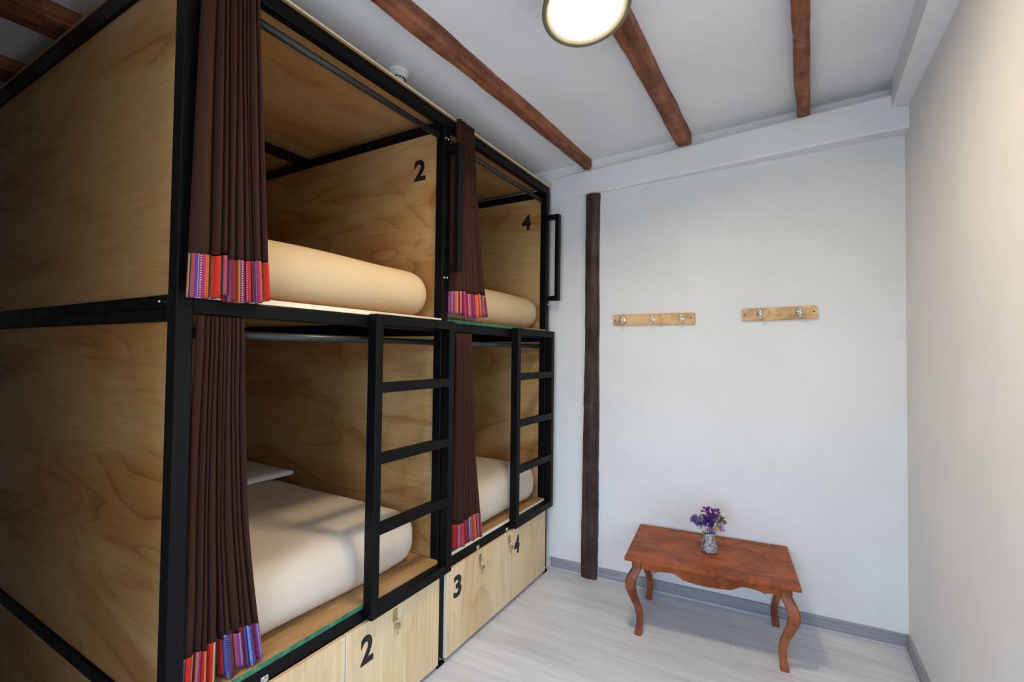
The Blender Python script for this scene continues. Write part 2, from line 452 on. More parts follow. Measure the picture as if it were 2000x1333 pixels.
bm = bmesh.new(); bx(bm, XR-0.012, XR, YN+0.01, 2.325, 0.0, 0.078, 0.002)
bb2 = finish('baseboard_right', bm, MT['skirt'], kind='structure')
bm = bmesh.new(); bx(bm, XR-0.022, XR-0.0122, YN+0.01, 2.31, 0.0, 0.013, 0.003)
finish('shoe_molding', bm, MT['quarter'], bb2)

# white crossbeam under the ceiling at the back wall, hand-plastered and a little out of level
def rough_bar(name, p0, p1, halfw, z0, z1, m, amp, nseg=40, kind=None, seed=0.0, halfw1=None, chamf=0.010):
    """bar from p0 to p1 (x,y); z0/z1 are (start,end) pairs; wavy hewn faces"""
    p0 = Vector((p0[0], p0[1], 0)); p1 = Vector((p1[0], p1[1], 0)); t = (p1-p0).normalized(); nn = Vector((-t.y, t.x, 0))
    L = (p1-p0).length; bm = bmesh.new(); rings = []
    for i in range(nseg+1):
        f = i/nseg; c = p0.lerp(p1, f); hw = halfw + ((halfw1 or halfw)-halfw)*f
        za = z0[0]+(z0[1]-z0[0])*f; zb = z1[0]+(z1[1]-z1[0])*f
        def nz(k, s=1.0): return amp*s*(noise.noise(Vector((f*L*3.0+seed, k*7.7, seed))) + 0.6*noise.noise(Vector((f*L*9.0+seed, k*3.3, 5+seed))))
        a = chamf
        pr = [(-hw+nz(1), zb), (-hw+nz(1), za+a), (-hw+a+nz(1), za+nz(2)), (-hw*0.3, za+nz(2)), (hw*0.3, za+nz(3)), (hw-a+nz(4), za+nz(3)), (hw+nz(4), za+a), (hw+nz(4), zb)]
        rings.append([bm.verts.new(c + nn*u_ + Vector((0, 0, z))) for u_, z in pr])
    n = len(rings[0])
    for i in range(nseg):
        for k in range(n):
            bm.faces.new((rings[i][k], rings[i][(k+1) % n], rings[i+1][(k+1) % n], rings[i+1][k]))
    bm.faces.new(rings[0][::-1]); bm.faces.new(rings[-1])
    return finish(name, bm, m, kind=kind)

bm = bmesh.new()
vs0 = []
nseg = 46; rings = []
for i in range(nseg+1):
    f = i/nseg; x = -0.02 + f*1.863; s = sx(x)
    d = 0.022 + 0.078*min(1.0, max(0, (x-0.15)/1.4)) if x > 0.2 else 0.010 + 0.014*max(0, min(1, (x-0.0)/0.2))
    za = 2.405 + 0.0475*x; zb = 2.562 + 0.055*x + 0.01*max(0, x-0.9)
    w1 = 0.004*noise.noise(Vector((x*4, 1, 0))) + 0.002*noise.noise(Vector((x*14, 1, 3)))
    w2 = 0.004*noise.noise(Vector((x*4, 5, 0))); w3 = 0.003*noise.noise(Vector((x*5, 9, 0)))
    pr = [(-0.01, zb+w2), (-0.01, za+w1), (d-0.008, za+w1), (d+w3, za+0.010+w1), (d+w3*0.5, (za+zb)/2), (d+w3, zb-0.012+w2), (d-0.010, zb+w2)]
    rings.append([bm.verts.new(wallpt(s, dd, z)) for dd, z in pr])
n = len(rings[0])
for i in range(nseg):
    for k in range(n):
        bm.faces.new((rings[i][k], rings[i][(k+1) % n], rings[i+1][(k+1) % n], rings[i+1][k]))
bm.faces.new(rings[0][::-1]); bm.faces.new(rings[-1])
finish('trim_1', bm, MT['beam_white'], kind='structure')
# boxed-in white trim along the top of the right wall
bm = bmesh.new(); n_ = 8
v = []
for (y, x_in, z0) in ((YN+0.01, XR-0.20, 2.585), (2.24, XR-0.066, 2.60)):
    v.append([bm.verts.new((x_in, y, z0)), bm.verts.new((XR-0.0005, y, z0-0.001)), bm.verts.new((XR-0.0005, y, zc(XR)+0.02)), bm.verts.new((x_in, y, zc(XR)+0.02))])
for k in range(4): bm.faces.new((v[0][k], v[0][(k+1) % 4], v[1][(k+1) % 4], v[1][k]))
bm.faces.new(v[0][::-1]); bm.faces.new(v[1])
finish('trim_2', bm, MT['beam_white'], kind='structure')

# stained log beams
def log(name, x0, x1, y0, y1, hw, depth, label, seed, hw1=None):
    o = rough_bar(name, (x0, y0), (x1, y1), hw, (zc(x0)-depth, zc(x1)-depth), (zc(x0)+0.01, zc(x1)+0.01), MT['beam'], 0.006, 70, seed=seed, halfw1=hw1, chamf=0.011)
    tag(o, label, 'ceiling beam', 'stained log beams across the white ceiling'); return o
log('ceiling_beam', 0.145-0.08, 0.236, YN+0.01, 2.232, 0.050, 0.055, 'reddish stained log beam on the ceiling nearest the top edge of the bunk bed, in view end to end', 1.3, 0.030)
log('ceiling_beam', 0.762, 0.826, YN+0.01, 2.240, 0.042, 0.060, 'brown stained log beam carrying the round ceiling lamp', 4.1, 0.038)
log('ceiling_beam', 1.27, 1.418, YN+0.01, 2.245, 0.024, 0.080, 'slim brown log beam on the ceiling nearest the right wall', 7.7, 0.031)
log('ceiling_beam', -0.955, -0.92, YN+0.01, 2.2, 0.082, 0.052, 'dark wooden beam above the end of the bunk bed, nearer of two at the top left corner', 11.0)
log('ceiling_beam', -1.51, -1.47, YN+0.01, 2.2, 0.085, 0.045, 'dark wooden beam at the far left edge, mostly hidden by the bunk bed top', 14.0)

# dark wooden post against the back wall
bm = bmesh.new(); rings = []
for i in range(61):
    z = 0.0 + i/60*2.412
    s0 = 0.249 if z > 1.6 else 0.249 - 0.014*min(1, (1.6-z)/1.3)
    s1 = 0.335 + 0.003*math.sin(z*2.3)
    w = lambda k, a=0.004: a*(noise.noise(Vector((z*3.2, k*5.1, 2.2))) + 0.7*noise.noise(Vector((z*14, k*5.1, 7))))
    d = 0.042
    pr = [(s0+w(1), -0.004), (s0+w(1), d-0.014), (s0+0.014+w(1), d+w(2)), ((s0+s1)/2, d+0.004+w(3)), (s1-0.014+w(4), d+w(5)), (s1+w(4), d-0.014), (s1+w(4), -0.004)]
    rings.append([bm.verts.new(wallpt(a, max(b, 0.0005), z)) for a, b in pr])
for i in range(60):
    for k in range(7):
        bm.faces.new((rings[i][k], rings[i][(k+1) % 7], rings[i+1][(k+1) % 7], rings[i+1][k]))
bm.faces.new(rings[0][::-1]); bm.faces.new(rings[-1])
tag(finish('wooden_post', bm, MT['post']), 'dark brown rough wooden post standing against the back wall from floor to white beam', 'post')

# ------------------------------------------------------------------ bunk bed
bed = empty('bunk_bed', (0, 0, 0), 'black steel and plywood double bunk with four sleeping bays and numbered lockers', 'bunk bed')
BL = -1.98                     # back of the bed
Z_TOP0, Z_TOP1 = 2.410, 2.455
ZM0, ZM1 = 1.490, 1.532
ZD0, ZD1 = 0.411, 0.456
T = 0.045
def tube(name, *a, bev=0.003, par=None):
    return box(name, *a, MT['black'], par or bed, bev)
posts_y = [(0.0, 0.042), (1.068, 1.113), (2.128, 2.172)]
for y0, y1 in posts_y:
    for x0 in (-T, BL):
        p = tube('post', x0, x0+T, y0, y1, 0.010, Z_TOP1)
        f = bmesh.new(); bx(f, x0-0.006, x0+T+0.010, y0-0.004, y1+0.004, 0.0, 0.0098, 0.003)
        finish('foot', f, MT['black'], p)
# rails along the front and the back
for (ya, yb) in ((0.042, 1.068), (1.113, 2.128)):
    tube('top_rail', -0.034, 0, ya, yb, Z_TOP0+0.018, Z_TOP1)
    tube('middle_rail', -T, 0, ya, yb, ZM0, ZM1)
    tube('deck_rail', -T, 0, ya, yb, ZD0, ZD1)
    tube('top_rail', BL, BL+T, ya, yb, Z_TOP0, Z_TOP1)
    tube('middle_rail', BL, BL+T, ya, yb, ZM0, ZM1)
    tube('deck_rail', BL, BL+T, ya, yb, ZD0, ZD1)
    tube('roof_bearer', -0.985, -0.945, ya, yb, Z_TOP0+0.004, Z_TOP1)
tube('top_angle', -0.040, -0.004, 0.002, 2.170, Z_TOP1+0.0003, 2.478)
# rails across the ends and the divider
for y0, y1 in posts_y:
    tube('cross_rail', BL+T, -T, y0, y1, Z_TOP0, Z_TOP1)
    tube('cross_rail', BL+T, -T, y0+0.002, y1-0.002, ZD0, ZD1)
    tube('cross_rail', BL+T, -T, y0, y1, 1.470, 1.503)
    tube('cross_rail', BL+T, -T, y0+0.002, y1-0.002, 1.5035, 1.540)
tube('top_angle', BL, -0.041, 0.002, 0.030, Z_TOP1+0.0003, 2.478)
# plywood: roof, decks, end panels, dividers, back
ro = box('roof_panel', BL-0.002, 0.003, 0.001, 2.174, 2.4785, 2.4880, MT['ply_deck'], bed)
bm = bmesh.new(); bx(bm, 0.0032, 0.0038, 0.001, 2.174, 2.4812, 2.4880); finish('panel_edge', bm, MT['ply_edge'], ro)
def deck(y0, y1, z, edge):
    d = box('bed_deck', BL+0.01, -0.001, y0, y1, z, z+0.016, MT['ply_deck'], bed)
    bm = bmesh.new()
    ye = y0+0.60 if (edge and y0 < 1) else (y0+0.72 if edge else y1)
    bx(bm, -0.0008, 0.0004, y0, ye, z+0.0003, z+0.0157)
    o = finish('deck_edge', bm, MT['green'] if edge else MT['ply_edge'], d)
    if edge: o['label'] = 'green painted edge'
def deck_cut(y0, y1, z, edge):   # decks stop at the posts so they do not cut them
    d = deck(y0+0.001, y1-0.001, z+0.0005, edge)
deck_cut(0.042, 1.068, ZD1, True); deck_cut(1.113, 2.128, ZD1, False)
deck_cut(0.042, 1.068, ZM1, False); deck_cut(1.113, 2.128, ZM1, True)
def panel(name, y0, y1, z0, z1, m, lab=None):
    o = box(name, BL+T+0.001, -T-0.001, y0, y1, z0, z1, m, bed)
    if lab: o['label'] = lab
    return o
panel('end_panel', 0.010, 0.024, 1.541, 2.409, MT['ply_end'])
panel('end_panel', 0.010, 0.024, 0.457, 1.469, MT['ply_end2'])
panel('end_panel', 0.010, 0.024, 0.03, 0.410, MT['ply_end'])
dv = []
for (ya, yb) in ((1.076, 1.104), (2.134, 2.150)):
    dv.append(panel('divider_panel', ya, yb, 1.541, 2.409, MT['ply_x']))
    dv.append(panel('divider_panel', ya, yb, 0.457, 1.469, MT['ply_x']))
    panel('divider_panel', ya, yb, 0.03, 0.410, MT['ply_x'])
for z0, z1 in ((1.549, 2.409), (0.473, 1.489)):
    for (ya, yb) in ((0.043, 1.067), (1.114, 2.127)):
        box('back_panel', BL+T+0.001, BL+T+0.013, ya, yb, z0+0.002, z1-0.002, MT['ply_deck'], bed)

# numbers
def digit(ch, parent, center, right, up, height, width, lab=None, shear=0.0):
    cu = bpy.data.curves.new('number', 'FONT'); cu.body = ch; cu.size = 1.0; cu.offset = 0.035; cu.resolution_u = 6; cu.shear = shear
    cu.extrude = 0.01
    to = bpy.data.objects.new('number', cu); C.objects.link(to)
    dg = bpy.context.evaluated_depsgraph_get()
    me = bpy.data.meshes.new_from_object(to.evaluated_get(dg))
    bpy.data.objects.remove(to)
    xs = [v.co.x for v in me.vertices]; ys = [v.co.y for v in me.vertices]; zs = [v.co.z for v in me.vertices]
    cx, cy = (min(xs)+max(xs))/2, (min(ys)+max(ys))/2; wx, hy = max(xs)-min(xs), max(ys)-min(ys)
    right = Vector(right); up = Vector(up); nrm = right.cross(up)
    dz = max(zs)-min(zs)
    for v in me.vertices:
        u_, w_, d_ = (v.co.x-cx)/wx*width, (v.co.y-cy)/hy*height, (v.co.z-min(zs))/dz*0.0012
        v.co = Vector(center) + right*u_ + up*w_ + nrm*(d_+0.0002)
    me.materials.clear(); me.materials.append(MT['digit'])
    o = bpy.data.objects.new('number', me); C.objects.link(o); o.parent = parent
    o['label'] = lab or ('black numeral ' + ch)
    return o
digit('2', dv[0], (-0.149, 1.076, 2.250), (1, 0, 0), (0, 0, 1), 0.100, 0.070)
digit('4', dv[2], (-0.153, 2.134, 2.262), (1, 0, 0), (0, 0, 1), 0.100, 0.070)

# locker doors
def locker(y0, y1, ch, cy, hy):
    d = box('locker_door', 0.0005, 0.016, y0, y1, 0.022, 0.4085, MT['ply_z'], bed, 0.001)
    bm = bmesh.new(); bx(bm, 0.0008, 0.0158, y0-0.0035, y0-0.0001, 0.023, 0.407); finish('door_edge', bm, MT['ply_edge'], d)
    if ch: digit(ch, d, (0.016, cy, 0.312), (0, 1, 0), (0, 0, 1), 0.102, 0.060, 'black numeral ' + ch)
    # hinged hasp, staple and a small padlock
    h = bmesh.new()
    bx(h, 0.0162, 0.0182, hy-0.011, hy+0.011, 0.345, 0.392, 0.0005)
    bx(h, 0.0162, 0.0185, hy-0.014, hy-0.009, 0.350, 0.390, 0.001)
    ringtube(h, [(0.0165, hy-0.006, 0.352), (0.026, hy-0.005, 0.350), (0.030, hy, 0.350), (0.026, hy+0.005, 0.350), (0.0165, hy+0.006, 0.352)], 0.0018, 8)
    finish('hasp', h, MT['brass'], d)
    return d
locker(0.048, 0.549, '', 0.150, 0.262)
locker(0.556, 1.062, '2', 0.648, 0.790)
locker(1.1175, 1.6245, '3', 1.196, 1.382)
locker(1.6345, 2.122, '4', 1.755, 1.668)
# rail-mounted locker staples
for hy in (0.262, 0.790, 1.382, 1.668):
    bm = bmesh.new()
    bx(bm, 0.0005, 0.003, hy-0.012, hy+0.012, 0.412, 0.432, 0.001)
    lathe(bm, [(0, 0), (0.007, 0.0), (0.006, 0.005), (0, 0.007)], (0.003, hy, 0.423), (1, 0, 0), 12)
    finish('lock_staple', bm, MT['zinc'], bed)
def padlock(hy, lab):
    e_ = empty('padlock', (0.032, hy, 0.345), lab, 'padlock', 'small padlocks on the locker doors')
    bm = bmesh.new(); bx(bm, -0.0065, 0.0065, -0.010, 0.010, -0.024, -0.004, 0.002)
    b_ = finish('body', bm, MT['brass'], e_, loc=(0, 0, 0))
    bm = bmesh.new()
    ringtube(bm, [(0, -0.006, -0.005), (0, -0.006, 0.004), (0, -0.004, 0.009), (0, 0, 0.011), (0, 0.004, 0.009), (0, 0.006, 0.004), (0, 0.006, -0.005)], 0.0016, 8)
    finish('shackle', bm, MT['zinc'], e_, loc=(0, 0, 0))
    bm = bmesh.new(); bx(bm, -0.001, 0.001, -0.0035, 0.0035, -0.050, -0.0245, 0.0004)
    finish('key', bm, MT['brass'], e_, loc=(0, 0, 0))
padlock(0.262, 'small padlock on the unnumbered locker door cut off by the bottom edge')
padlock(0.790, 'small padlock between the large numeral two and the nearer ladder foot')
padlock(1.382, 'small padlock on the locker door right below the narrow curtain')
padlock(1.668, 'small padlock just left of the numeral four, nearest the back wall')

# curtain rods (part of the bed)
def rod(x, y0, y1, z):
    bm = bmesh.new(); ringtube(bm, [(x, y0, z), (x, y1, z)], 0.0125, 16); finish('curtain_rod', bm, MT['rod'], bed, smooth=True)
for (ya, yb) in ((0.0425, 1.0675), (1.1135, 2.1275)):
    rod(-0.033, ya, yb, 2.386); rod(-0.036, ya, yb, 1.440)

# ladders
def ladder(y0, y1):
    L = box('ladder', 0.0008, 0.046, y0, y0+0.035, 0.421, 1.536, MT['black'], bed, 0.003)
    box('ladder_rail', 0.0008, 0.046, y1-0.035, y1, 0.421, 1.536, MT['black'], L, 0.003)
    box('ladder_crossbar', 0.0008, 0.046, y0+0.0352, y1-0.0352, 1.498, 1.536, MT['black'], L, 0.003)
    box('ladder_crossbar', 0.0008, 0.046, y0+0.0352, y1-0.0352, 0.421, 0.461, MT['black'], L, 0.003)
    for z in (1.262, 0.998, 0.738):
        box('rung', 0.012, 0.046, y0+0.0352, y1-0.0352, z-0.019, z+0.019, MT['black'], L, 0.003)
ladder(0.638, 1.110); ladder(1.692, 2.168)
# grab handles by the upper bays
for y in (1.090, 2.148):
    za, zb = 1.760, 2.335
    if y > 2: za, zb = 1.735, 2.290
    bm = bmesh.new()
    bx(bm, 0.058, 0.084, y-0.019, y+0.019, za, zb, 0.003)
    bx(bm, 0.0006, 0.0578, y-0.019, y+0.019, za, za+0.030, 0.003)
    bx(bm, 0.0006, 0.0578, y-0.019, y+0.019, zb-0.030, zb, 0.003)
    finish('grab_handle', bm, MT['black'], bed)
# bolts
def bolt(p, ax, r=0.0055):
    bm = bmesh.new(); lathe(bm, [(0, 0.0065), (r*0.7, 0.006), (r, 0.003), (r, 0.0002), (0, 0.0002)], p, ax, 10)
    finish('bolt', bm, MT['zinc'], bed)
bolt((-0.081, 0.0, 1.5225), (0, -1, 0), 0.0035)
bolt((0.0, 1.078, 2.372), (1, 0, 0)); bolt((0.0, 1.096, 2.372), (1, 0, 0))
bolt((0.0, 1.080, 1.735), (1, 0, 0)); bolt((0.0, 1.102, 1.737), (1, 0, 0))
bolt((0.0, 2.158, 2.315), (1, 0, 0), 0.004); bolt((0.0, 2.158, 1.712), (1, 0, 0), 0.004)
for y0, y1 in posts_y: bolt((0.0, (y0+y1)/2, 0.030), (1, 0, 0), 0.004)

# ------------------------------------------------------------------ mattresses
def soft_box(name, x0, x1, y0, y1, z0, z1, r, m, label, cat, group=None, crown=0.012, seed=0.0, nx=34, ny=26, nz=14, wr=0.004):
    cx, cy, cz = (x0+x1)/2, (y0+y1)/2, (z0+z1)/2; hx, hy, hz = (x1-x0)/2, (y1-y0)/2, (z1-z0)/2
    bm = bmesh.new(); vd = {}
    def samp(n):   # denser near the ends
        return [math.sin((i/n-0.5)*math.pi)*0.5+0.5 for i in range(n+1)]
    SX, SY, SZ = samp(nx), samp(ny), samp(nz)
    def V(i, j, k):
        if (i, j, k) in vd: return vd[(i, j, k)]
        p = Vector(((SX[i]*2-1)*hx, (SY[j]*2-1)*hy, (SZ[k]*2-1)*hz))
        q = Vector((max(-hx+r, min(hx-r, p.x)), max(-hy+r, min(hy-r, p.y)), max(-hz+r, min(hz-r, p.z))))
        d = p-q
        if d.length > 1e-6: p = q + d.normalized()*r
        up = max(0.0, p.z/hz)
        ex = max(0, 1-(p.x/hx)**6); ey = max(0, 1-(p.y/hy)**4)
        p.z += crown*up*ex*ey
        nn = noise.noise(Vector((p.x*2.6+seed, p.y*3.4, p.z*3)))*wr
        if p.z > -hz+0.01 and abs(p.z) < hz*2: p += d.normalized()*nn*2 if d.length > 1e-6 else Vector((0, 0, nn))
        vd[(i, j, k)] = bm.verts.new((cx+p.x, cy+p.y, max(z0, cz+p.z)))
        return vd[(i, j, k)]
    for i in range(nx):
        for j in range(ny):
            bm.faces.new((V(i, j, 0), V(i, j+1, 0), V(i+1, j+1, 0), V(i+1, j, 0)))
            bm.faces.new((V(i, j, nz), V(i+1, j, nz), V(i+1, j+1, nz), V(i, j+1, nz)))
    for i in range(nx):
        for k in range(nz):
            bm.faces.new((V(i, 0, k), V(i+1, 0, k), V(i+1, 0, k+1), V(i, 0, k+1)))
            bm.faces.new((V(i, ny, k), V(i, ny, k+1), V(i+1, ny, k+1), V(i+1, ny, k)))
    for j in range(ny):
        for k in range(nz):
            bm.faces.new((V(0, j, k), V(0, j, k+1), V(0, j+1, k+1), V(0, j+1, k)))
            bm.faces.new((V(nx, j, k), V(nx, j+1, k), V(nx, j+1, k+1), V(nx, j, k+1)))
    o = finish(name, bm, m, smooth=True); tag(o, label, cat, group); return o
G = 'fitted mattresses in the bunk bays'
soft_box('mattress', -1.90, -0.022, 0.062, 1.050, 1.5488, 1.752, 0.098, MT['sheet'], 'cream mattress in the upper bay nearest the camera, beside the big long curtain', 'mattress', G, 0.010, 1.0)
soft_box('mattress', -1.90, -0.022, 1.130, 2.115, 1.5488, 1.748, 0.096, MT['sheet'], 'cream mattress in the upper bay nearest the back wall', 'mattress', G, 0.010, 5.0)
soft_box('mattress', -1.90, -0.058, 0.055, 1.030, 0.4729, 0.700, 0.095, MT['sheet_daylit'], 'cream mattress in the lower bay nearest the camera, with blurred ladder shadows on top', 'mattress', G, 0.012, 9.0)
soft_box('mattress', -1.90, -0.020, 1.135, 2.090, 0.4729, 0.703, 0.095, MT['sheet_daylit'], 'cream mattress in the lower bay nearest the back wall', 'mattress', G, 0.012, 13.0)
soft_box('pillow', -1.60, -0.98, 0.42, 1.045, 0.7185, 0.744, 0.0125, MT['pillow'], 'thin white pillow at the dark inner end of the near lower bay', 'pillow', None, 0.012, 21.0, 20, 20, 8, 0.002)

# ------------------------------------------------------------------ curtains
def curtain(y0t, y1t, y0b, y1b, xc, zt, zb, band, folds, amp, label, seed, zb1=None, flat=0.0, gap=None, tuck=0.0, xtop=None, xmin=None, ymin=None):
    rnd = random.Random(seed)
    # fold widths: some wider, some narrow
    ws = [0.6+rnd.random()*0.9 for _ in range(folds)]
    if flat: ws[0] = flat
    tot = sum(ws); edges = [0]
    for w_ in ws: edges.append(edges[-1]+w_/tot)
    amps = [0.75+0.35*rnd.random() for _ in range(folds)]
    per = 10; S = []
    for k in range(folds):
        for i in range(per):
            f = i/per; S.append((edges[k]+(edges[k+1]-edges[k])*f, k, f))
    S.append((1.0, folds-1, 1.0))
    ph = [rnd.random()*6.28 for _ in range(folds+1)]
    def pt(s, k, f, z):
        h = (zt-z)/(zt-zb)                      # 0 top, 1 bottom
        a0 = y0t+(y0b-y0t)*h**1.4; a1 = y1t+(y1b-y1t)*h**1.4
        # a pleat: broad front face, sharp return behind
        fr = 0.68
        if f < fr: q = f/fr; yy = q*1.10; xx = math.sin(q*math.pi)**0.85
        else: q = (f-fr)/(1-fr); yy = 1.10 - q*0.10; xx = -math.sin(q*math.pi)**0.6*1.25
        w_ = edges[k+1]-edges[k]
        sw = 0.05*math.sin(h*3.1+ph[k])*w_
        y = a0 + (a1-a0)*min(1.02, (edges[k] + w_*yy + sw))
        xm_ = xc if xtop is None else xtop + (xc-xtop)*min(1.0, max(0.0, (h-0.08)/0.5))
        x = xm_ + amp*amps[k]*xx*(0.75+0.35*h) + 0.003*math.sin(h*5+ph[k])*min(1, h*4)
        if tuck and k == 0 and f < 0.3 and z < 2.37:
            x -= tuck*(1-f/0.3)*min(1, (2.37-z)/0.1)
        if gap and h > 0.55:
            g_ = (h-0.55)/0.45
            y += (-gap if s < 0.42 else gap*0.35)*g_*g_*0.5
        if xmin is not None:
            m_ = xmin(z)
            if x < m_+0.006: x = m_ + 0.006*math.exp((x-m_-0.006)/0.012)    # soft stop, keeps the pleat
        if ymin is not None: y = max(y, ymin)
        return Vector((x, y, z))
    # flat-cloth width along the gathered path
    arc = [0.0]
    for i in range(1, len(S)):
        arc.append(arc[-1] + (pt(*S[i], zb)-pt(*S[i-1], zb)).length)
    root = empty('curtain', (xc, (y0b+y1b)/2, zb), label, 'curtain', 'brown pleated curtains with striped hems')
    def sheet(name, za, zb_, rows, m, off, thick):
        bm = bmesh.new(); uvl = bm.loops.layers.uv.new('UVMap'); G_ = []
        for r_ in range(rows+1):
            row = []
            for i, (s, k, f) in enumerate(S):
                zz0 = zb_ + (0.010*math.sin(k*1.7+ph[k]) + (0 if zb1 is None else (zb1-zb)*s))
                zz1 = za + (0 if za == zt else 0.006*math.sin(k*1.3+ph[k]) + (0 if zb1 is None else (zb1-zb)*s))
                z = zz1 + (zz0-zz1)*r_/rows
                p = pt(s, k, f, z)
                if off: p.x += 0.0012*(1 if f < 0.68 else -1)
                row.append(bm.verts.new(p))
            G_.append(row)
        for r_ in range(rows):
            for i in range(len(S)-1):
                f_ = bm.faces.new((G_[r_][i], G_[r_+1][i], G_[r_+1][i+1], G_[r_][i+1]))
                us = (arc[i], arc[i], arc[i+1], arc[i+1]); vv = (r_/rows, (r_+1)/rows, (r_+1)/rows, r_/rows)
                for l, a, b in zip(f_.loops, us, vv): l[uvl].uv = (a+seed*0.37, b*band)
        me = bpy.data.meshes.new(name); bm.to_mesh(me); bm.free(); me.materials.append(m)
        for p in me.polygons: p.use_smooth = True
        o = bpy.data.objects.new(name, me); C.objects.link(o); o.parent = root; o.location = -root.location
        md = o.modifiers.new('cloth', 'SOLIDIFY'); md.thickness = thick; md.offset = 0
        return o
    sheet('curtain_drape', zt, zb+band, 30, MT['brown_cloth'], False, 0.0012)
    sheet('striped_hem', zb+band, zb, 6, MT['band'], True, 0.0018)
curtain(0.030, 0.172, 0.006, 0.222, 0.028, 2.475, 1.530, 0.112, 9, 0.026, 'largest brown curtain, running off the top of the photo beside the near bed post', 3, flat=2.4, zb1=1.538, xmin=lambda z: 0.003)
curtain(1.118, 1.240, 1.117, 1.378, 0.030, 2.470, 1.572, 0.105, 8, 0.022, 'brown curtain with striped hem hanging behind the grab handle in the far upper bay', 5, flat=1.9, tuck=0.055, xmin=lambda z: 0.003 if z > 2.36 else -0.03, ymin=1.1165)
curtain(0.046, 0.166, 0.050, 0.262, -0.027, 1.486, 0.485, 0.112, 10, 0.022, 'brown curtain with fanned striped hem at the bottom edge, beside the near lower mattress', 9, flat=1.7, gap=0.03, xtop=0.006, xmin=lambda z: -0.021 if z > 1.38 else -0.046, ymin=0.0445)
curtain(1.163, 1.284, 1.168, 1.398, 0.000, 1.486, 0.486, 0.110, 9, 0.017, 'narrow brown curtain with striped hem between the two ladders', 12, xtop=0.006, xmin=lambda z: -0.021 if z > 0.9 else -0.012, ymin=1.117)

# ------------------------------------------------------------------ ceiling lamp
LC = Vector((0.779, 0.815, 2.520)); LN = Vector((0.20, -0.155, -1.0)).normalized()
lamp = empty('ceiling_lamp', (0.79, 0.80, 2.62), 'round lit ceiling lamp with dark rim, tilted slightly, on the middle log beam', 'lamp')
bm = bmesh.new()
lathe(bm, [(0, -0.052), (0.100, -0.052), (0.136, -0.040), (0.143, -0.010), (0.145, 0.002), (0.142, 0.005), (0.128, 0.003), (0.1195, -0.002), (0.0, -0.0045)], LC, LN, 72)
finish('housing', bm, MT['lamp_rim'], lamp, smooth=True)
bm = bmesh.new(); lathe(bm, [(0, 0.007), (0.05, 0.006), (0.09, 0.004), (0.110, 0.0015), (0.119, -0.0022), (0.0, -0.0030)], LC, LN, 72)
finish('diffuser', bm, MT['glow'], lamp, smooth=True)
bm = bmesh.new(); ringtube(bm, [LC-LN*0.0525, Vector((0.790, 0.835, 2.6125))], 0.035, 24, up=Vector((1, 0, 0)))
finish('mounting_plate', bm, MT['lamp_rim'], lamp, smooth=True)

# smoke detector
sd = empty('smoke_detector', (-0.122, 0.895, zc(-0.122)), 'small white smoke detector on the ceiling just above the bunk bed edge', 'smoke detector')
cz_ = zc(-0.122)
bm = bmesh.new(); lathe(bm, [(0, 0.0), (0.046, 0.0), (0.046, 0.012), (0.042, 0.016), (0.0, 0.016)], (-0.122, 0.895, cz_-0.001), (0, 0, -1), 40)
finish('mounting_base', bm, MT['white_plastic'], sd, smooth=False)
bm = bmesh.new(); lathe(bm, [(0, 0.016), (0.038, 0.016), (0.037, 0.024), (0.030, 0.030), (0.026, 0.038), (0.020, 0.041), (0.0, 0.042)], (-0.122, 0.895, cz_-0.001), (0, 0, -1), 40)
hd = finish('sensor_head', bm, MT['white_plastic'], sd)
bm = bmesh.new()
for k in range(12):
    a = k*math.pi/6; c_, s_ = math.cos(a), math.sin(a)
    m4 = Matrix.Translation((-0.122+c_*0.0285, 0.895+s_*0.0285, cz_-0.0345)) @ Matrix.Rotation(a, 4, 'Z')
    vs = bx(bm, -0.003, 0.003, -0.0052, 0.0052, -0.0028, 0.0028)
    for v_ in vs: v_.co = m4 @ v_.co
finish('vent_slots', bm, MT['dark'], hd)

